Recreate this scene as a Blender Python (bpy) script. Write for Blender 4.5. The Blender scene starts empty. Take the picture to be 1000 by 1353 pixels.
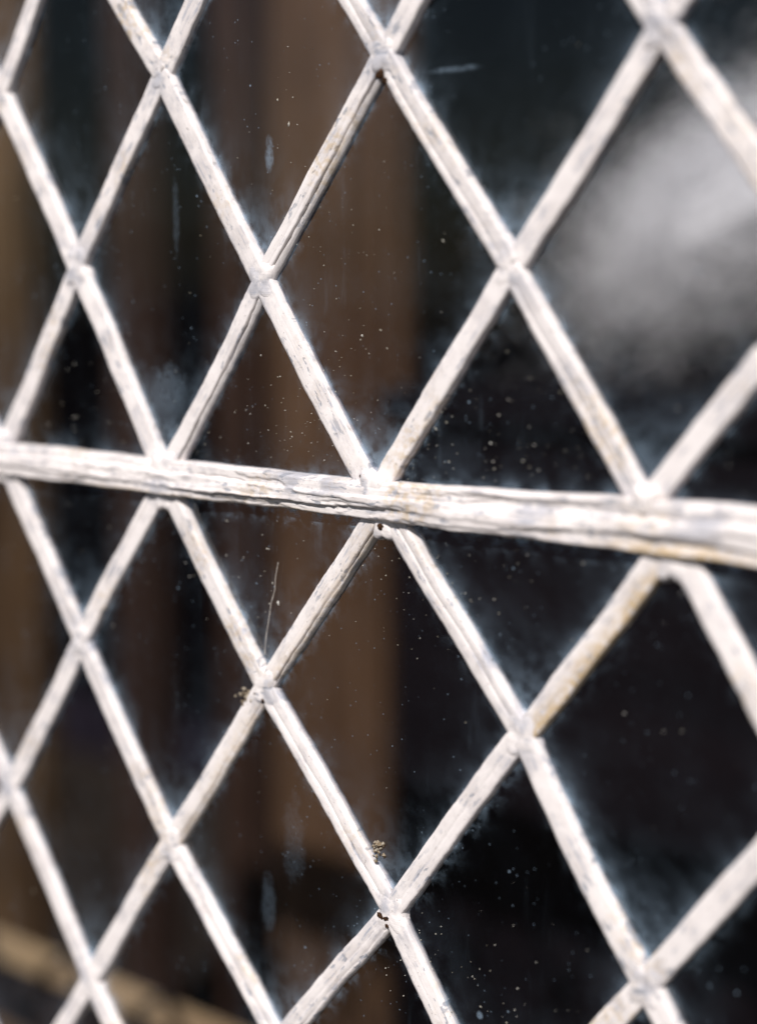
import bpy, math, random
import numpy as np
from mathutils import Vector, noise
R = math.radians
S = bpy.context.scene
C = S.collection
random.seed(7)

# ---------------------------------------------------------------- camera, sky, sun, exposure
cd = bpy.data.cameras.new('camera'); cam = bpy.data.objects.new('camera', cd); C.objects.link(cam)
cam.location = (0.4058, -0.4048, 0.0667)
cam.rotation_euler = (R(90 - 7.88), R(0.1), R(41.57))
cd.sensor_fit = 'HORIZONTAL'; cd.sensor_width = 36; cd.lens = 82.23
cd.clip_start = 0.01; cd.clip_end = 300
cd.dof.use_dof = True; cd.dof.focus_distance = 0.557; cd.dof.aperture_fstop = 4.8
S.camera = cam

SUN_EL, SUN_AZ = 45, 20            # elevation; azimuth from the window's outward normal towards +X
sd = Vector((math.sin(R(SUN_AZ)) * math.cos(R(SUN_EL)), -math.cos(R(SUN_AZ)) * math.cos(R(SUN_EL)), math.sin(R(SUN_EL))))
W = bpy.data.worlds.new('World'); S.world = W; W.use_nodes = True
wn = W.node_tree; bg = wn.nodes['Background']
sky = wn.nodes.new('ShaderNodeTexSky'); sky.sky_type = 'NISHITA'; sky.sun_disc = False
sky.sun_elevation = R(SUN_EL); sky.sun_rotation = R(180 - SUN_AZ)
wn.links.new(sky.outputs[0], bg.inputs[0]); bg.inputs[1].default_value = 0.05
sl = bpy.data.lights.new('sun', 'SUN'); sl.energy = 5.0; sl.angle = R(0.5); sl.color = (1.0, 0.955, 0.91)
so = bpy.data.objects.new('sun', sl); C.objects.link(so)
so.rotation_euler = sd.to_track_quat('Z', 'Y').to_euler(); so.location = sd * 6
S.view_settings.view_transform = 'Standard'; S.view_settings.look = 'None'
S.view_settings.gamma = 1; S.view_settings.use_curve_mapping = False
S.view_settings.exposure = 0.05
S.cycles.max_bounces = 6; S.cycles.diffuse_bounces = 2; S.cycles.glossy_bounces = 2; S.cycles.transparent_max_bounces = 8

# ---------------------------------------------------------------- helpers
def N1(x, s):                       # 1-D noise about -1..1
    return noise.noise(Vector((x, s * 7.31, s * 3.77 + 0.5)))
def tag(o, label=None, cat=None, group=None, kind=None):
    if label: o['label'] = label
    if cat: o['category'] = cat
    if group: o['group'] = group
    if kind: o['kind'] = kind
    return o
def mesh_obj(name, verts, faces, mat, parent=None, smooth=True, attrs=None, uvs=None):
    me = bpy.data.meshes.new(name); me.from_pydata(verts, [], faces); me.update()
    if smooth: me.polygons.foreach_set('use_smooth', [True] * len(me.polygons))
    for k, vals in (attrs or {}).items():
        a = me.attributes.new(k, 'FLOAT', 'POINT'); a.data.foreach_set('value', vals)
    if uvs:
        ul = me.uv_layers.new(name='UVMap')
        for lp in me.loops: ul.data[lp.index].uv = uvs[lp.vertex_index]
    if mat: me.materials.append(mat)
    o = bpy.data.objects.new(name, me); C.objects.link(o); o.parent = parent
    return o
def bevel_box(name, x0, x1, y0, y1, z0, z1, mat, parent=None, b=0.004):
    vs = []; fs = []
    cx, cy, cz = (x0 + x1) / 2, (y0 + y1) / 2, (z0 + z1) / 2
    import bmesh
    bm = bmesh.new(); bmesh.ops.create_cube(bm, size=1)
    for v in bm.verts: v.co = Vector((cx + v.co.x * (x1 - x0), cy + v.co.y * (y1 - y0), cz + v.co.z * (z1 - z0)))
    bmesh.ops.bevel(bm, geom=bm.edges[:], offset=b, segments=2, affect='EDGES')
    me = bpy.data.meshes.new(name); bm.to_mesh(me); bm.free(); me.materials.append(mat)
    o = bpy.data.objects.new(name, me); C.objects.link(o); o.parent = parent
    return o

class NT:
    def __init__(s, name):
        s.m = bpy.data.materials.new(name); s.m.use_nodes = True; s.t = s.m.node_tree; s.t.nodes.clear()
    def n(s, ty, **kw):
        nd = s.t.nodes.new('ShaderNode' + ty)
        for k, v in kw.items():
            if k.startswith('i_'):
                key = k[2:]; key = int(key) if key.isdigit() else key.replace('_', ' ')
                s.put(nd.inputs[key], v)
            else: setattr(nd, k, v)
        return nd
    def put(s, sock, v):
        if isinstance(v, bpy.types.NodeSocket): s.t.links.new(v, sock)
        elif isinstance(v, bpy.types.Node): s.t.links.new(v.outputs[0], sock)
        else: sock.default_value = v
    def math(s, op, a, b=0.0, c=0.0, clamp=False):
        nd = s.t.nodes.new('ShaderNodeMath'); nd.operation = op; nd.use_clamp = clamp
        s.put(nd.inputs[0], a); s.put(nd.inputs[1], b); s.put(nd.inputs[2], c)
        return nd.outputs[0]
    def ramp(s, v, a, b, lo=0.0, hi=1.0):
        nd = s.t.nodes.new('ShaderNodeMapRange'); nd.interpolation_type = 'SMOOTHSTEP'
        s.put(nd.inputs[0], v); nd.inputs[1].default_value = a; nd.inputs[2].default_value = b
        nd.inputs[3].default_value = lo; nd.inputs[4].default_value = hi
        return nd.outputs[0]
    def mix(s, f, a, b):
        nd = s.t.nodes.new('ShaderNodeMix'); nd.data_type = 'RGBA'
        s.put(nd.inputs[0], f); s.put(nd.inputs[6], a); s.put(nd.inputs[7], b)
        return nd.outputs[2]
    def attr(s, name):
        return s.n('Attribute', attribute_name=name).outputs['Fac']
    def noise(s, vec, scale, detail=4, rough=0.55):
        nd = s.n('TexNoise'); s.put(nd.inputs['Vector'], vec)
        nd.inputs['Scale'].default_value = scale; nd.inputs['Detail'].default_value = detail; nd.inputs['Roughness'].default_value = rough
        return nd.outputs['Fac']
    def mapping(s, vec, scale, loc=(0, 0, 0)):
        nd = s.n('Mapping'); s.put(nd.inputs['Vector'], vec)
        nd.inputs['Scale'].default_value = scale; nd.inputs['Location'].default_value = loc
        return nd.outputs[0]
    def out(s, sh):
        o = s.n('OutputMaterial'); s.put(o.inputs['Surface'], sh); return s.m

def rgb(r, g, b): return (r, g, b, 1)

# ---------------------------------------------------------------- materials
def mat_lead_paint():
    t = NT('flaking white paint on lead')
    uv = t.n('UVMap', uv_map='UVMap').outputs[0]
    ob = t.n('TexCoord').outputs['Object']
    streak = t.noise(t.mapping(uv, (70, 900, 1)), 1.0, 5, 0.6)
    fine = t.noise(t.mapping(uv, (260, 2600, 1)), 1.0, 4, 0.65)
    patch = t.noise(ob, 95, 5, 0.62)
    spots = t.noise(ob, 420, 4, 0.6)
    big = t.noise(ob, 24, 3, 0.5)
    col = t.mix(t.ramp(patch, 0.40, 0.62), rgb(.80, .745, .735), rgb(.70, .645, .635))
    # worn places where the grey lead shows through
    wear = t.math('MULTIPLY', t.ramp(streak, 0.50, 0.66), t.ramp(patch, 0.46, 0.58))
    wear = t.math('MAXIMUM', wear, t.math('MULTIPLY', t.attr('grey'), t.ramp(patch, 0.44, 0.58, 0, .9)))
    col = t.mix(t.math('MULTIPLY', wear, .78), col, rgb(.33, .355, .43))
    # crisp chips down to bare metal
    chipn = t.noise(t.mapping(uv, (150, 420, 1)), 1.0, 3, .55)
    chip = t.math('MULTIPLY', t.ramp(chipn, .605, .635), t.ramp(big, .40, .55))
    col = t.mix(t.math('MULTIPLY', chip, .85), col, rgb(.30, .315, .365))
    # dirt in the drawn-out grooves
    gr = t.math('MULTIPLY', t.ramp(fine, 0.56, 0.70), t.ramp(patch, 0.35, 0.6, .15, .6))
    col = t.mix(gr, col, rgb(.27, .235, .205))
    # ochre staining
    oc = t.math('MULTIPLY', t.ramp(big, 0.52, 0.68), t.ramp(spots, 0.42, 0.62))
    oc = t.math('MAXIMUM', t.math('MULTIPLY', oc, .5), t.math('MULTIPLY', t.attr('ochre'), t.ramp(spots, .30, .6)))
    col = t.mix(oc, col, rgb(.52, .36, .16))
    sp = t.ramp(t.noise(ob, 900, 2, .5), 0.68, 0.76, 0, .55)
    col = t.mix(sp, col, rgb(.14, .12, .11))
    col = t.mix(t.attr('crack'), col, rgb(.035, .024, .02))
    hgt = t.math('ADD', t.math('MULTIPLY', streak, .7), t.math('ADD', t.math('MULTIPLY', fine, .35), t.math('SUBTRACT', t.math('MULTIPLY', spots, .5), t.math('MULTIPLY', chip, .5))))
    bp = t.n('Bump', i_Strength=.32, i_Distance=.0006); t.put(bp.inputs['Height'], hgt)
    b = t.n('BsdfPrincipled', i_Base_Color=col, i_Roughness=t.ramp(wear, 0, 1, .62, .45))
    b.inputs['Specular IOR Level'].default_value = .3
    t.put(b.inputs['Normal'], bp.outputs[0])
    return t.out(b)

def mat_glass():
    t = NT('old glass with dust and came glow')
    geo = t.n('NewGeometry'); ob = t.n('TexCoord').outputs['Object']
    d1, d2, du, fr = t.attr('low_left'), t.attr('low_right'), t.attr('upper'), t.attr('front')
    patch = t.noise(ob, 42, 5, 0.6); clump = t.noise(ob, 170, 5, 0.65); fine = t.noise(ob, 700, 3, .6)
    rnd = t.n('ObjectInfo').outputs['Random']
    def fall(d, w): return t.math('EXPONENT', t.math('MULTIPLY', t.math('SUBTRACT', d, .0037), -1.0 / w))
    near_glow = t.math('ADD', fall(d1, .0017), t.math('MULTIPLY', fall(d2, .0015), .55))  # edge dust mixed with the painted glow of the bright cames
    near_glow = t.math('MULTIPLY', t.math('MULTIPLY', near_glow, t.ramp(clump, .34, .64, .08, 1.0)), t.ramp(patch, .42, .60, .25, 1.1))
    wide_glow = t.math('ADD', fall(d1, .0065), t.math('MULTIPLY', fall(d2, .006), .7))
    wide_glow = t.math('MULTIPLY', wide_glow, t.ramp(patch, .36, .68, .05, 1.0))
    corner = t.math('MULTIPLY', fall(d1, .010), fall(d2, .010))
    up = t.math('MULTIPLY', fall(du, .0016), t.ramp(clump, .42, .68, 0, .22))
    dust = t.math('ADD', t.math('MULTIPLY', near_glow, .34), t.math('MULTIPLY', wide_glow, .075))
    dust = t.math('ADD', dust, t.math('MULTIPLY', t.math('MULTIPLY', corner, .30), t.ramp(clump, .36, .62, .2, 1.0)))
    dust = t.math('ADD', dust, up)
    # streaks left by rain
    st = t.noise(t.mapping(ob, (1.0, 1.0, .07)), 260, 4, .6)
    st = t.math('MULTIPLY', t.ramp(st, .56, .74), t.ramp(patch, .44, .66))
    film = t.math('ADD', t.math('MULTIPLY', t.ramp(patch, .40, .72), .010), t.math('MULTIPLY', st, .050))
    film = t.math('ADD', film, t.math('MULTIPLY', t.ramp(fine, .58, .75), .014))
    film = t.math('MULTIPLY', film, t.ramp(rnd, 0, 1, .12, .8))
    dust = t.math('ADD', dust, film)
    # a few smears and rubbed marks: centre x, z, half sizes, strength
    sx = t.n('SeparateXYZ'); t.put(sx.inputs[0], ob)
    for cx, cz, hx, hz, am in ((-.0006, .1050, .0022, .0062, .20), (.076, .1262, .011, .0011, .13), (-.052, .026, .011, .010, .10), (-.046, .086, .0018, .016, .05), (.089, -.163, .0014, .0016, .22), (.008, -.125, .006, .018, .035), (-.0046, -.150, .004, .012, .05)):
        ex = t.math('POWER', t.math('DIVIDE', t.math('SUBTRACT', sx.outputs[0], cx), hx), 2.0)
        ez = t.math('POWER', t.math('DIVIDE', t.math('SUBTRACT', sx.outputs[2], cz), hz), 2.0)
        e = t.ramp(t.math('ADD', t.math('ADD', ex, ez), t.math('MULTIPLY', t.math('SUBTRACT', clump, .5), 2.5)), .1, 1.1, 1, 0)
        dust = t.math('ADD', dust, t.math('MULTIPLY', t.math('MULTIPLY', e, am), t.ramp(fine, .3, .6, .4, 1)))
    # dried droplets: sparse small rings and dots
    for sc, rad, keep, amt in ((230, .10, .90, .35), (760, .20, .91, .30)):
        v = t.n('TexVoronoi', feature='F1'); t.put(v.inputs['Vector'], t.mapping(ob, (1, 0, 1))); v.inputs['Scale'].default_value = sc
        sep = t.n('SeparateColor'); t.put(sep.inputs[0], v.outputs['Color'])
        dot = t.math('MULTIPLY', t.ramp(v.outputs['Distance'], rad * .6, rad, 1, 0), t.math('GREATER_THAN', sep.outputs[0], keep))
        dust = t.math('ADD', dust, t.math('MULTIPLY', t.math('MULTIPLY', dot, amt), t.ramp(patch, .42, .60, .1, 1)))
    dust = t.math('MULTIPLY', t.math('MINIMUM', dust, .75), fr)
    dif = t.n('BsdfDiffuse', i_Color=rgb(.46, .62, .80))  # blue of the came glow painted into the dust colour
    tr = t.n('BsdfTransparent', i_Color=t.mix(rnd, rgb(.95, .95, .95), rgb(.70, .67, .70)))
    bp = t.n('Bump', i_Strength=.12, i_Distance=.002); t.put(bp.inputs['Height'], t.noise(ob, 22, 2, .5))
    gl = t.n('BsdfGlossy', i_Color=rgb(1, 1, 1), i_Roughness=.03); t.put(gl.inputs['Normal'], bp.outputs[0])
    lw = t.n('LayerWeight', i_Blend=.5)      # Schlick reflectance, the same from both sides of the thin pane
    fz = t.math('ADD', .040, t.math('MULTIPLY', t.math('POWER', lw.outputs['Facing'], 5.0), .9))
    m1 = t.n('MixShader'); t.put(m1.inputs[0], fz); t.put(m1.inputs[1], tr); t.put(m1.inputs[2], gl)
    m2 = t.n('MixShader'); t.put(m2.inputs[0], dust); t.put(m2.inputs[1], m1); t.put(m2.inputs[2], dif)
    return t.out(m2)

def mat_glass_back():
    t = NT('window glass inner face')
    return t.out(t.n('BsdfTransparent', i_Color=rgb(.95, .96, .96)))

def mat_wood(name, c1, c2, scale=14.0, axis='z', rough=.7, spec=.08):
    t = NT(name); ob = t.n('TexCoord').outputs['Object']
    sc = (1, 1, .06) if axis == 'z' else (.06, 1, 1)
    g = t.noise(t.mapping(ob, sc), scale * 3, 6, .6)
    b = t.noise(ob, 5, 3, .5)
    col = t.mix(t.ramp(g, .35, .68), c1, c2)
    col = t.mix(t.ramp(b, .42, .62, 0, .75), col, c1)
    bp = t.n('Bump', i_Strength=.4, i_Distance=.002); t.put(bp.inputs['Height'], g)
    p = t.n('BsdfPrincipled', i_Base_Color=col, i_Roughness=rough); t.put(p.inputs['Normal'], bp.outputs[0]); p.inputs['Specular IOR Level'].default_value = spec
    return t.out(p)
def mat_plain(name, c1, c2, scale=20, rough=.85):
    t = NT(name); ob = t.n('TexCoord').outputs['Object']; n = t.noise(ob, scale, 5, .6)
    bp = t.n('Bump', i_Strength=.5, i_Distance=.003); t.put(bp.inputs['Height'], n)
    p = t.n('BsdfPrincipled', i_Base_Color=t.mix(t.ramp(n, .35, .65), c1, c2), i_Roughness=rough); t.put(p.inputs['Normal'], bp.outputs[0]); p.inputs['Specular IOR Level'].default_value = .08
    return t.out(p)

def mat_blur_wool():
    t = NT('white blur fibre'); n = t.noise(t.n('TexCoord').outputs['Object'], 25, 3, .5)
    c = t.mix(n, rgb(.88, .88, .91), rgb(.93, .93, .95))
    m = t.n('MixShader', i_0=.22); t.put(m.inputs[1], t.n('BsdfDiffuse', i_Color=c)); t.put(m.inputs[2], t.n('BsdfTranslucent', i_Color=c))
    return t.out(m)

LEAD = mat_lead_paint(); GLASS = mat_glass(); GLASS_BACK = mat_glass_back()
FRAME = mat_wood('weathered white frame wood', rgb(.62, .60, .56), rgb(.74, .72, .69))
DARKWALL = mat_wood('black stained boarding', rgb(.010, .008, .014), rgb(.018, .014, .022))
EARTH = mat_plain('dark trodden earth', rgb(.012, .009, .008), rgb(.026, .020, .016), 6)
PLANK_A = mat_wood('grey brown timber', rgb(.056, .031, .018), rgb(.120, .070, .041))
PLANK_B = mat_wood('dark brown timber', rgb(.024, .014, .011), rgb(.046, .027, .020))
PLANK_D = mat_wood('reddish brown timber', rgb(.022, .012, .009), rgb(.050, .027, .018))
PLANK_C = mat_wood('golden brown timber', rgb(.040, .024, .013), rgb(.150, .092, .046))
RAILW = mat_wood('pale tan bench wood', rgb(.36, .26, .15), rgb(.50, .38, .24), axis='x')
RAILG = mat_wood('blue grey bench wood', rgb(.030, .024, .024), rgb(.055, .046, .045), axis='x')
BLUR_WOOL = mat_blur_wool()
CHEST = mat_wood('black backdrop chest wood', rgb(.0035, .0025, .004), rgb(.007, .005, .007), axis='x')
RUST = mat_plain('rusty dirt', rgb(.018, .011, .008), rgb(.085, .040, .018), 900)
DEBRIS = mat_plain('dry moss and grit', rgb(.16, .11, .06), rgb(.42, .37, .30), 700)
SPECK = mat_plain('dried dust flecks', rgb(.32, .29, .22), rgb(.60, .58, .54), 300)
THREAD = mat_plain('cobweb thread', rgb(.42, .37, .33), rgb(.55, .50, .46), 300)

# ---------------------------------------------------------------- ground and a shed added to keep the background dark
g = mesh_obj('ground', [(-40, -40, -1.1), (40, -40, -1.1), (40, 40, -1.1), (-40, 40, -1.1)], [(0, 1, 2, 3)], EARTH, smooth=False)
tag(g, kind='structure')
shed = bpy.data.objects.new('shade_shed', None); C.objects.link(shed); shed.location = (-1.0, .9, -1.1)
tag(shed, 'added board shed keeping the view behind the window dark', 'shed')
x = -2.6
while x < 2.5:
    w = .20
    bevel_box('board', x + .002, x + w - .002, 1.30 + random.uniform(0, .004), 1.33, 0.0, 1.55, DARKWALL, shed, .003)
    x += w
for sx in (-2.63, 2.60): bevel_box('side_wall', sx, sx + .03, 0, 1.30, 0, 1.55, DARKWALL, shed, .003)
bevel_box('shade_roof', -2.7, 2.7, -.02, 1.4, 1.552, 1.59, DARKWALL, shed, .004)  # unseen roof, added to shade the back boards

def plank(label, x0, x1, y, h, mat, lean, d=.04):
    o = bevel_box('timber_plank', -(x1 - x0) / 2, (x1 - x0) / 2, -d / 2, d / 2, 0, h, mat, None, .012)
    o.location = ((x0 + x1) / 2, y, -1.1 + math.sin(abs(lean)) * d / 2); o.rotation_euler = (-lean, 0, 0)
    tag(o, label, 'plank', 'planks standing against the dark wall')
    return o
YP = .80
plank('broad grey-brown timber plank upright behind the middle panes', -.795, -.626, YP, 2.2, PLANK_A, 0)
plank('reddish brown plank upright just behind the broad grey-brown one', -.952, -.872, YP + .07, 2.2, PLANK_D, 0)
plank('narrow dark brown plank between the broad and the golden planks', -1.036, -.962, YP, 2.2, PLANK_B, 0)
plank('golden brown timber plank, palest of the upright planks', -1.42, -1.168, YP, 2.2, PLANK_C, 0)

# ---------------------------------------------------------------- bench rail behind the glass
br = bpy.data.objects.new('wooden_bench', None); C.objects.link(br); br.location = (-.35, .3, -1.1)
tag(br, 'pale tan wooden bench rail seen blurred low through the glass', 'bench')
bevel_box('top_rail', -.95, .95, -.002, .012, .676, .697, RAILW, br, .004)
bevel_box('lower_rail', -.95, .95, .002, .014, .630, .670, RAILG, br, .004)
for lx in (-.90, .84): bevel_box('leg', lx, lx + .05, .0125, .055, 0, .690, RAILW, br, .005)

# ---------------------------------------------------------------- made-up chest and wool for the dark right side and pale blur
ch = bpy.data.objects.new('backdrop_chest', None); C.objects.link(ch); ch.location = (-.15, .84, -1.1)  # added to fill the dark right side and hide the lit floor
tag(ch, 'added black chest filling the dark right side under the pale blur', 'chest')
CT = 1.075
bevel_box('body', -.36, .55, -.20, .22, 0, CT - .032, CHEST, ch, .006)
bevel_box('lid', -.37, .56, -.21, .23, CT - .03, CT, CHEST, ch, .008)
def pale_blur():
    root = bpy.data.objects.new('pale_blur_wool', None); C.objects.link(root); root.location = (-.290, .738, -1.1 + CT); root.rotation_euler = (0, 0, R(24))  # made-up wool, shaped to give the soft pale blur at upper right
    tag(root, 'heap of white wool made up for the soft pale blur', 'wool')
    vs = []; fs = []; nu, nv = 48, 24
    for j in range(nv + 1):
        ph = math.pi * j / nv - math.pi / 2
        for i in range(nu):
            th = 2 * math.pi * i / nu; x, y, z = math.cos(ph) * math.cos(th), math.cos(ph) * math.sin(th), math.sin(ph)
            d = 1 + .22 * noise.noise(Vector((x * 1.7, y * 1.7, z * 2.2 + 3))) 
            vs.append((x * d * .064 + .040, y * d * .046, max(0, .140 + z * d * .046 + .38 * x * d * .064)))
    for j in range(nv):
        for i in range(nu):
            fs.append((j * nu + i, j * nu + (i + 1) % nu, (j + 1) * nu + (i + 1) % nu, (j + 1) * nu + i))
    mesh_obj('blur_core', vs, fs, BLUR_WOOL, root)
    rng = np.random.default_rng(11); n = 70000              # loose fibres, thinning outwards for the blur's soft edge
    p = rng.normal(size=(n, 3)) * (.052, .032, .038) + (.03, 0, .140)
    p[:, 2] += .38 * (p[:, 0] - .03); p = p[p[:, 2] > .002]; n = len(p)
    a = rng.normal(size=(n, 3)); a /= np.linalg.norm(a, axis=1)[:, None]; a *= rng.uniform(.0010, .0024, (n, 1))
    b = np.cross(a, rng.normal(size=(n, 3))); b /= np.linalg.norm(b, axis=1)[:, None]; b *= rng.uniform(.0005, .0009, (n, 1))
    q = np.stack([p - a, p + b, p + a, p - b], 1).reshape(-1, 3)
    tag(mesh_obj('blur_wisps', q.tolist(), np.arange(4 * n).reshape(-1, 4).tolist(), BLUR_WOOL, root, False), kind='stuff')
pale_blur()

# ---------------------------------------------------------------- the leaded window
win = bpy.data.objects.new('leaded_window', None); C.objects.link(win); win.location = (0, 0, 0)
tag(win, 'old leaded window of diamond panes in flaking white cames', 'window')
HX, HZ, GAP = .05, .0661, .0048
C0, C1, R0, R1 = -8, 11, -5, 4
MEAS = {                             # real positions of the hand-set joints in the window plane (m)
    (0,2,0):(-.1410,.1334),(2,2,0):(-.0501,.1341),(4,2,0):(.0504,.1320),(6,2,0):(.1484,.1317),
    (1,1,0):(-.0987,.0692),(3,1,0):(-.0031,.0644),(5,1,0):(.0994,.0679),
    (0,0,0):(-.1475,-.0021),(2,0,0):(-.0531,-.0041),(4,0,0):(.0464,-.0028),(6,0,0):(.1466,.0018),
    (0,0,1):(-.1485,-.0031),(2,0,1):(-.0532,-.0055),(4,0,1):(.0502,-.0056),(6,0,1):(.1556,-.0054),
    (1,-1,1):(-.1020,-.0703),(3,-1,1):(-.0037,-.0728),(5,-1,1):(.1049,-.0698),
    (0,-2,1):(-.1495,-.1374),(2,-2,1):(-.0535,-.1387),(4,-2,1):(.0533,-.1380),(6,-2,1):(.1498,-.1357),
    (1,-3,1):(-.1017,-.2043),(3,-3,1):(.0008,-.1986)}
def node(c, r, low):
    k = (c, r, low)
    if k in MEAS: return Vector((MEAS[k][0], 0, MEAS[k][1]))
    rr = random.Random(c * 101 + r * 13 + low)
    j = .0012
    return Vector(((c - 3) * HX + rr.uniform(-j, j), 0, r * HZ - (GAP if low else 0) + rr.uniform(-j, j)))

CW, CHT = .0041, .0025               # half width and height of a came

def came(a, b, seed, half=CW, hgt=CHT, crack=0.0, crack_v=.5, ochre=0.0, grey=0.0, n=None, bow=.0009, name='lead_came'):
    """a drawn lead strip: rounded, with uneven edges, a wandering seam and worn ridges"""
    L = (b - a).length; t = (b - a) / L; s = Vector((t.z, 0, -t.x))   # s points to the right of the travel direction
    if s.x < 0: s = -s
    n = n or max(20, int(L / .0016))
    rr = random.Random(seed); ph = rr.uniform(0, 50); seam = rr.uniform(-.3, .3); sdep = rr.choice((.0, .02, .04, .07, .16)) if seed not in () else .2
    bw_ = rr.uniform(-1, 1) * bow; tw = rr.uniform(-.15, .15)
    vs = []; uv = []; at = {'crack': [], 'ochre': [], 'grey': []}
    m = 0
    for i in range(n + 1):
        f = i / n; u = f * L
        q = a + t * u + s * (bw_ * math.sin(math.pi * f) + .00030 * N1(u * 45 + ph, seed) + .0006 * N1(u * 16 + ph, seed + .4))
        el = half * (1 + .10 * N1(u * 40 + ph, seed + 2.9) + .07 * N1(u * 130 + ph, seed + 1.3) + .045 * N1(u * 520, seed + 2.1))
        er = half * (1 + .10 * N1(u * 36 + ph, seed + 6.9) + .07 * N1(u * 140 + ph, seed + 5.7) + .055 * N1(u * 560, seed + 6.3))
        h = hgt * (1 + .09 * N1(u * 80 + ph, seed + 9.1) + .03 * N1(u * 400, seed + 4.4))
        sm = seam + .14 * N1(u * 60, seed + 8.2)
        cv = crack_v + .10 * N1(u * 85, seed + 3.3) + .06 * N1(u * 420, seed + 3.9)
        prof = [(-1, -.9, 0), (-1, .12, 0), (-.985, .62, 0), (-.91, .90, 0), (-.70, .985, 0), (sm - .22, 1.0, 0),
                (sm - .07, 1 - sdep * .4, 0), (sm, 1 - sdep, 0), (sm + .07, 1 - sdep * .3, 0), (sm + .2, .99, 0)]
        if crack:
            env = min(1, 1.6 * math.sin(math.pi * min(1, max(0, f))) ** .5) * crack * max(.15, min(1, .75 + .9 * N1(u * 38, seed + 2.7)))
            w = .11 + .10 * max(0, N1(u * 150, seed + 7.7) + .3)
            cv = max(cv, sm + .34)
            prof += [(cv - w - .04, .97, 0), (cv - w, .93, .2 * env), (cv - w * .35, .93 - .6 * env, min(1, 1.5 * env)), (cv + w * .5, .80 - .5 * env, min(1, 1.5 * env)), (cv + w, .88, .2 * env), (cv + w + .05, .84, 0)]
            if cv + w + .05 > .94: prof[-1] = (.945, .8, 0)
        else:
            prof += [(.62, .99, 0), (.74, .97, 0), (.86, .92, 0), (.92, .83, 0), (.955, .72, 0), (.97, .62, 0)]
        prof += [(.985, .48, 0), (1, .12, 0), (1, -.9, 0)]
        m = len(prof)
        for v, y, ck in prof:
            e = er if v > 0 else el
            jit = .00007 * N1(u * 900 + v * 40, seed + v)
            p = q + s * (v * e); yy = -(y * h * (1 + tw * v)) if y > 0 else -y * .0014
            vs.append((p.x, p.y + yy + jit, p.z)); uv.append((u + seed * .37, v * half + seed * .11))
            at['crack'].append(ck)
            endg = max(0, 1 - min(u, L - u) / .016)
            at['grey'].append(min(1, grey + .75 * endg))
            at['ochre'].append(ochre * max(0, min(1, .4 + .9 * v + .5 * N1(u * 60, seed))))
    fs = []
    for i in range(n):
        for k in range(m):
            k2 = (k + 1) % m
            fs.append((i * m + k, i * m + k2, (i + 1) * m + k2, (i + 1) * m + k))
    fs.append(tuple(range(m))); fs.append(tuple(n * m + k for k in reversed(range(m))))
    # outward normals
    if ((vs[1][0] - a.x) * t.z - (vs[1][2] - a.z) * t.x) * 1 != 0:
        pass
    o = mesh_obj(name, vs, fs, LEAD, win, True, at, uv)
    return o

def joint(p, seed, arms, rad=.0070, h=.0028, grey=1.0, y0=0.0):
    """flattened solder blob where cames meet"""
    rr = random.Random(seed); nt, nr = 40, 9
    rad *= rr.uniform(.85, 1.2); h *= rr.uniform(.94, 1.12); vs = [(p.x, y0 - h, p.z)]; uv = [(p.x, p.z)]; gy = [grey]; oc = [0]; ck = [0]
    for j in range(1, nr + 1):
        rho = j / nr
        for i in range(nt):
            th = 2 * math.pi * i / nt; d = Vector((math.cos(th), math.sin(th)))
            lob = max((max(0, d.dot(ar)) ** 7 for ar in arms), default=0)
            r = rad * (.68 + .55 * lob + .10 * N1(th * 1.6 + seed, seed)) * rho
            x, z = d.x * r, d.y * r
            hh = h * (1 - .22 * rho ** 3) + .00055 * noise.noise(Vector((x * 260, z * 260, seed))) + .00016 * noise.noise(Vector((x * 1300, z * 1300, seed)))
            if j == nr: hh = -.001
            elif j == nr - 1: hh *= .72
            elif j == nr - 2: hh *= .92
            vs.append((p.x + x, y0 - hh, p.z + z)); uv.append((p.x + x, p.z + z)); gy.append(grey * (1 - .5 * rho)); oc.append(0); ck.append(0)
    fs = [(0, 1 + (i + 1) % nt, 1 + i) for i in range(nt)]
    for j in range(nr - 1):
        for i in range(nt):
            a0 = 1 + j * nt; a1 = a0 + nt
            fs.append((a0 + i, a0 + (i + 1) % nt, a1 + (i + 1) % nt, a1 + i))
    return mesh_obj('solder_joint', vs, fs, LEAD, win, True, {'crack': ck, 'ochre': oc, 'grey': gy}, uv)

CRACKS = {((4,2,0),(3,1,0)): (1.0, .48), ((3,1,0),(2,0,0)): (.9, .58), ((4,0,1),(3,-1,1)): (.7, .66),
          ((3,-1,1),(2,-2,1)): (.35, .62), ((4,-2,1),(3,-3,1)): (.4, .6)}
OCHRE = {((6,0,1),(5,-1,1)): .8, ((3,-1,1),(2,-2,1)): .35, ((4,0,1),(3,-1,1)): .35}
lattice = []
for low in (0, 1):
    rows = range(0, R1 + 1) if not low else range(R0, 1)
    for c in range(C0, C1 + 1):
        for r in rows:
            if (c + r) % 2: continue
            lattice.append((c, r, low))
LS = set(lattice); sd_i = 0
for (c, r, low) in lattice:
    for dc in (-1, 1):
        k2 = (c + dc, r - 1, low)
        if k2 not in LS: continue
        sd_i += 1; key = ((c, r, low), k2)
        ck, cvv = CRACKS.get(key, (0, .5))
        a, b = node(c, r, low), node(*k2)
        # "/" strips lie a hair under the "\" strips so the crossings do not share a plane
        came(a, b, sd_i * 1.0, half=CW * (1.0 if dc == 1 else .96), hgt=CHT * (1.03 if dc == 1 else .95), crack=ck, crack_v=cvv, ochre=OCHRE.get(key, 0.0))
DU, DZ = HX / math.hypot(HX, HZ), HZ / math.hypot(HX, HZ)
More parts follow.
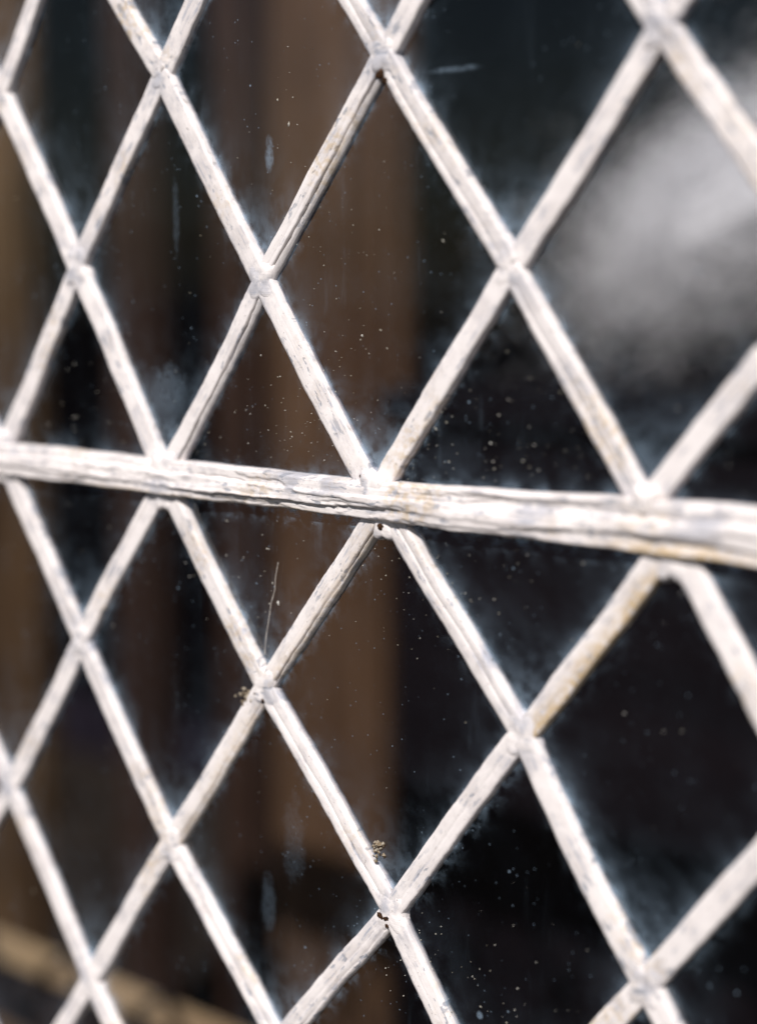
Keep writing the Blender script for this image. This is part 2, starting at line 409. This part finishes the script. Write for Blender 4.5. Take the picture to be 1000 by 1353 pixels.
ARMS = [Vector((a * DU, b * DZ)) for a in (-1, 1) for b in (-1, 1)]
jn = {}
for (c, r, low) in lattice:
    if r == 0 or r in (R0, R1) or c in (C0, C1): continue
    jn[(c, r)] = joint(node(c, r, low), 300 + c * 17 + r * 5, ARMS)

# horizontal bar between the two halves: stepped, layered and ragged below
def bar():
    n, m0 = 1000, 34; xa, xb = (C0 - 3) * HX - .01, (C1 - 3) * HX + .01
    vs = []; uv = []; at = {'crack': [], 'ochre': [], 'grey': []}; fs = []; m = m0 + 3
    sm = lambda v, a, b: (lambda t: t * t * (3 - 2 * t))(max(0, min(1, (v - a) / (b - a))))
    for i in range(n + 1):
        x = xa + (xb - xa) * i / n
        k = max(0, min(1, (x - .05) / .12))
        top = .0020 + .0036 * k + .0004 * N1(x * 50, 1) + .00015 * N1(x * 420, 2)
        rag = max(0, min(1, .45 + 1.3 * N1(x * 17, 15)))
        bot = -.0106 + .0006 * N1(x * 55, 3) - rag * (.0011 * max(0, N1(x * 190, 4)) + .0006 * max(0, N1(x * 520, 5)))
        w = top - bot
        s1 = .20 + .06 * N1(x * 26, 6) + .015 * N1(x * 330, 7); a1 = sm(N1(x * 15, 12), -.15, .25)
        s3 = .70 + .10 * N1(x * 24, 10) + .03 * N1(x * 260, 11); a3 = sm(N1(x * 13, 14), -.30, .15)
        for q in range(m0):
            v = q / (m0 - 1)
            edge = min(.3 + .7 * sm(v, -.01, .05), .25 + .75 * sm(1 - v, -.01, .05))
            lay = noise.noise(Vector((x * 13, v * 3.0, 4.2))) + .25 * noise.noise(Vector((x * 80, v * 6, 8.1))) + .10 * noise.noise(Vector((x * 380, v * 12, 1.7)))
            t1 = sm(lay, -.22, -.14); t2 = sm(lay, .10, .19); e1 = 4 * t1 * (1 - t1); e2 = 4 * t2 * (1 - t2)
            s2 = .34 + .07 * N1(x * 20, 8) + .02 * N1(x * 240, 9)
            y = .0040 + .0009 * sm(v, s2 - .02, s2 + .03) + .0002 * math.sin(math.pi * v) + .0005 * t1 + .0006 * t2 + .00025 * noise.noise(Vector((x * 60, v * 3, 2.2))) + .00010 * noise.noise(Vector((x * 700, v * 20, 6)))
            g1 = a1 * math.exp(-((v - s1) / .014) ** 2); g3 = a3 * math.exp(-((v - s3) / .018) ** 2)
            y -= .0007 * g1 + .0009 * g3
            y -= (.0004 + .0009 * a3) * sm(v, s3, s3 + .03)          # the lip below the long seam sits back
            vs.append((x, -y * edge, top - v * w)); uv.append((x, -v * w))
            at['crack'].append(min(1, .5 * g1 + .7 * g3 + .16 * max(e1, e2)))
            at['grey'].append(.8 * sm(noise.noise(Vector((x * 28, v * 1.5, 30))), .05, .4))
            oo = .75 * sm(v, .84, .97) * sm(N1(x * 22, 32), -.1, .4)
            oo = max(oo, sm(v, .62, .95) * max(0, min(1, 1.3 - abs(x - .160) / .026)))
            at['ochre'].append(oo)
        for z, yy in ((bot + .0003, .0002), (bot + .0003, .0014), (top, .0014)):
            vs.append((x, yy, z)); uv.append((x, z)); at['crack'].append(0); at['grey'].append(0); at['ochre'].append(0)
    for i in range(n):
        for k in range(m):
            k2 = (k + 1) % m
            fs.append((i * m + k, i * m + k2, (i + 1) * m + k2, (i + 1) * m + k))
    fs.append(tuple(range(m))); fs.append(tuple(n * m + k for k in reversed(range(m))))
    return mesh_obj('cross_bar', vs, fs, LEAD, win, True, at, uv)
B = bar(); tag(B, 'broad horizontal bar with layered, ragged white paint')
for c in range(C0 + 1, C1, 2):
    p = node(c, 0, 0) if (c % 2 == 0) else None
for c in range(C0, C1 + 1):
    if c % 2 == 0:
        p = node(c, 0, 0); joint(Vector((p.x + .001, 0, p.z + .0015)), 900 + c, [Vector((-DU, DZ)), Vector((DU, DZ))], .0064, .0047, .9)
        q = node(c, 0, 1); joint(Vector((q.x, 0, q.z - .0062)), 950 + c, [Vector((-DU, -DZ)), Vector((DU, -DZ))], .0058, .0031, .8)

# rusty pits in a few joints
def pit(x, z, r, yc, seed, parent):
    r *= 1.7; rr = random.Random(seed); nt = 14; vs = [(x, yc - .0001, z)]
    for ring, k in ((1, .55), (2, 1.0)):
        for i in range(nt):
            th = 2 * math.pi * i / nt; q = r * k * (.7 + .5 * rr.random())
            vs.append((x + math.cos(th) * q, yc + (.0 if ring == 1 else .0006), z + math.sin(th) * q * .8))
    fs = [(0, 1 + (i + 1) % nt, 1 + i) for i in range(nt)] + [(1 + i, 1 + (i + 1) % nt, 1 + nt + (i + 1) % nt, 1 + nt + i) for i in range(nt)]
    mesh_obj('rust_pit', vs, fs, RUST, parent)
pit(.0497, .1266, .0013, -.0028, 1, jn[(4, 2)]); pit(.0512, .1245, .0009, -.0026, 2, jn[(4, 2)])
pit(-.0037, -.0772, .0010, -.0028, 3, jn[(3, -1)]); pit(-.0071, -.0755, .0009, -.0028, 4, jn[(3, -1)])
pit(.0432, .0032, .0006, -.0047, 9, win); pit(.0500, -.0122, .0008, -.0036, 10, win); pit(.0518, -.1402, .0011, -.0029, 5, jn[(4, -2)]); pit(.0497, -.1400, .0012, -.0029, 6, jn[(4, -2)]); pit(.0522, -.1428, .0008, -.0027, 8, jn[(4, -2)])

# glass: one pane per opening
def seg_dist(p, a, b):
    d = b - a; return abs((p - a).cross(d).y) / d.length
def pane(pts, lows, seed):
    """pts: 3 or 4 corners (counter-clockwise as seen from outside); lows: per edge 1=lower left, 2=lower right, 3=both (bar), 0=upper"""
    rr = random.Random(seed); yo = [rr.uniform(-.0009, .0009) for _ in pts]
    N = 22; vs = []; idx = {}; uvd = {'low_left': [], 'low_right': [], 'upper': [], 'front': []}; fs = []
    def add(p, front):
        vs.append(tuple(p))
        D = {1: 1.0, 2: 1.0, 0: 1.0}
        q = Vector((p.x, 0, p.z))
        for e, lo in enumerate(lows):
            a, b = pts[e], pts[(e + 1) % len(pts)]
            d = seg_dist(q, a, b)
            if lo == 3: D[1] = min(D[1], d + .0006)
            elif lo == 4: D[0] = min(D[0], max(0, d - .004))
            else: D[lo] = min(D[lo], d)
        uvd['low_left'].append(D[1]); uvd['low_right'].append(D[2]); uvd['upper'].append(D[0]); uvd['front'].append(1.0 if front else 0.0)
        return len(vs) - 1
    if len(pts) == 4:
        for i in range(N + 1):
            for j in range(N + 1):
                u, v = i / N, j / N
                wts = ((1 - u) * (1 - v), u * (1 - v), u * v, (1 - u) * v)
                p = sum((pts[k] * wts[k] for k in range(4)), Vector()); p.y = sum(yo[k] * wts[k] for k in range(4))
                idx[i, j] = add(p, True)
        for i in range(N):
            for j in range(N): fs.append((idx[i, j], idx[i + 1, j], idx[i + 1, j + 1], idx[i, j + 1]))
    else:
        for i in range(N + 1):
            for j in range(N + 1 - i):
                u, v = i / N, j / N; wts = (1 - u - v, u, v)
                p = sum((pts[k] * wts[k] for k in range(3)), Vector()); p.y = sum(yo[k] * wts[k] for k in range(3))
                idx[i, j] = add(p, True)
        for i in range(N):
            for j in range(N - i):
                fs.append((idx[i, j], idx[i + 1, j], idx[i, j + 1]))
                if i + j < N - 1: fs.append((idx[i + 1, j], idx[i + 1, j + 1], idx[i, j + 1]))
    nfront = len(fs)
    back = [add(Vector((p.x, yo[k] + .0022, p.z)), False) for k, p in enumerate(pts)]
    fs.append(tuple(reversed(back)))
    o = mesh_obj('glass_pane', vs, fs, GLASS, win, False, uvd)
    o.data.materials.append(GLASS_BACK); o.data.polygons[nfront].material_index = 1
ps = 0
for low in (0, 1):
    lo_r, hi_r = (0, R1) if not low else (R0, 0)
    for c in range(C0, C1 + 1):
        for r in range(lo_r, hi_r + 1):
            if (c + r) % 2 == 0: continue
            ps += 1
            T = (c, r + 1, low); Bm = (c, r - 1, low); Lf = (c - 1, r, low); Rt = (c + 1, r, low)
            t_, b_, l_, r_ = [(k in LS) for k in (T, Bm, Lf, Rt)]
            g_ = lambda k: node(*k)
            if t_ and b_ and l_ and r_: pane([g_(Bm), g_(Rt), g_(T), g_(Lf)], [2, 0, 0, 1], ps)
            elif t_ and l_ and r_ and not b_: pane([g_(Lf), g_(Rt), g_(T)], [3, 0, 0], ps)
            elif b_ and l_ and r_ and not t_: pane([g_(Bm), g_(Rt), g_(Lf)], [2, 4, 1], ps)
            elif t_ and b_ and r_ and not l_: pane([g_(Bm), g_(Rt), g_(T)], [2, 0, 0], ps)
            elif t_ and b_ and l_ and not r_: pane([g_(Bm), g_(T), g_(Lf)], [0, 0, 1], ps)

# wooden frame round the panel; the posts carry it down to the ground
XA, XB = (C0 - 3) * HX, (C1 - 3) * HX; ZA, ZB = R0 * HZ - GAP, R1 * HZ
bevel_box('frame_post', XA - .055, XA + .004, -.022, .022, -1.1, ZB + .055, FRAME, win)
bevel_box('frame_post', XB - .004, XB + .055, -.022, .022, -1.1, ZB + .055, FRAME, win)
bevel_box('frame_rail', XA + .0042, XB - .0042, -.020, .020, ZB - .004, ZB + .052, FRAME, win)
bevel_box('frame_rail', XA + .0042, XB - .0042, -.020, .020, ZA - .055, ZA + .004, FRAME, win)

# dried flecks stuck to the glass, thickest just above the bar
def flecks():
    rr = random.Random(5); vs = []; fs = []
    def fleck(x, z, r, st=1.0, ang=0.0):
        r *= rr.choice((.45, .55, .7, .8, 1.0)); b0 = len(vs); k = rr.randint(5, 7)
        vs.append((x, -.0009 - r * .35, z))
        for i in range(k):
            th = 2 * math.pi * i / k; q = r * rr.uniform(.6, 1.15); px, pz = math.cos(th) * q, math.sin(th) * q * st
            vs.append((x + px * math.cos(ang) - pz * math.sin(ang), -.0005, z + px * math.sin(ang) + pz * math.cos(ang)))
        for i in range(k): fs.append((b0, b0 + 1 + (i + 1) % k, b0 + 1 + i))
    for i in range(240):
        x = rr.uniform(-.22, .24); z = .004 + rr.expovariate(1 / .016); fleck(x, min(z, .06), rr.uniform(.00010, .00032))
    for i in range(90):
        x = rr.uniform(-.22, .24); z = -.014 - rr.expovariate(1 / .022); fleck(x, max(z, -.1), rr.uniform(.00010, .00034))
    for cx, cz, sx, sz, nn in ((.024, .022, .012, .012, 70), (.085, .018, .018, .014, 70), (.080, -.155, .02, .02, 60), (.075, -.03, .014, .012, 60), (.035, .06, .015, .03, 40), (-.02, -.04, .01, .01, 30), (.062, -.148, .006, .006, 30), (.016, .085, .015, .03, 40)):
        for i in range(nn): fleck(rr.gauss(cx, sx), rr.gauss(cz, sz), rr.uniform(.00009, .00036), rr.uniform(.5, 1.6), rr.uniform(0, 3))
    for i in range(90): fleck(rr.uniform(-.22, .24), rr.uniform(-.24, .2), rr.uniform(.00008, .00022), rr.choice((.5, 1, 2, 4)), rr.uniform(0, 3))
    for x, z, r in ((.009, .114, .0005), (.004, .122, .0005), (.002, -.043, .0006), (-.0005, -.0365, .0004)): fleck(x, z, r, 2.0, .05)
    o = mesh_obj('glass_flecks', vs, fs, SPECK, win, False); tag(o, kind='stuff')
flecks()

# ---------------------------------------------------------------- small debris and a cobweb
def clump(name, label, x, z, y, w, h, seed, nn=26):
    rr = random.Random(seed); vs = []; fs = []
    for i in range(nn):
        cx, cz, cy = rr.gauss(0, w), rr.gauss(0, h), -abs(rr.gauss(0, .0006)); r = rr.uniform(.0003, .0009)
        b0 = len(vs)
        for dx, dy, dz in ((1, 0, 0), (-1, 0, 0), (0, 1, 0), (0, -1, 0), (0, 0, 1), (0, 0, -1)):
            k = r * rr.uniform(.5, 1.5); vs.append((cx + dx * k, cy + dy * k, cz + dz * k))
        fs += [tuple(b0 + q for q in f) for f in ((0, 2, 4), (2, 1, 4), (1, 3, 4), (3, 0, 4), (2, 0, 5), (1, 2, 5), (3, 1, 5), (0, 3, 5))]
    o = mesh_obj(name, vs, fs, DEBRIS, None, False); o.location = (x, y, z); tag(o, label, 'debris', 'dirt caught on the window')
clump('dirt_clump', 'crumb of dry dirt caught beside the joint with two rusty pits', -.0128, -.0775, -.0014, .0022, .0014, 1, 44)
clump('dirt_clump', 'crumb of dry dirt stuck on glass above the rusty split joint', .0468, -.1185, -.0009, .0012, .0022, 2)
def web():
    pts = [(.0030, -.0290), (.0016, -.0345), (.0013, -.0385), (-.0006, -.0435), (-.0017, -.0490), (-.0030, -.0545), (-.0040, -.0615)]
    vs = []; fs = []; k = 5
    for i, (x, z) in enumerate(pts):
        for j in range(k):
            th = 2 * math.pi * j / k; r = .00014
            vs.append((x + math.cos(th) * r, -.0013 + math.sin(th) * r, z))
    for i in range(len(pts) - 1):
        for j in range(k): fs.append((i * k + j, i * k + (j + 1) % k, (i + 1) * k + (j + 1) % k, (i + 1) * k + j))
    o = mesh_obj('cobweb_thread', vs, fs, THREAD); tag(o, 'thin pale cobweb thread hanging on the glass below the bar', 'cobweb')
web()

# consistent outward normals on the hand-built strips
import bmesh
for o in list(bpy.data.objects):
    if o.type == 'MESH' and o.name.split('.')[0] in ('lead_came', 'cross_bar', 'solder_joint', 'blur_core', 'dirt_clump', 'cobweb_thread'):
        bm = bmesh.new(); bm.from_mesh(o.data); bmesh.ops.recalc_face_normals(bm, faces=bm.faces[:])
        if o.name.startswith('solder_joint'):
            if sum(f.normal.y for f in bm.faces) > 0: bmesh.ops.reverse_faces(bm, faces=bm.faces[:])
        bm.to_mesh(o.data); bm.free()
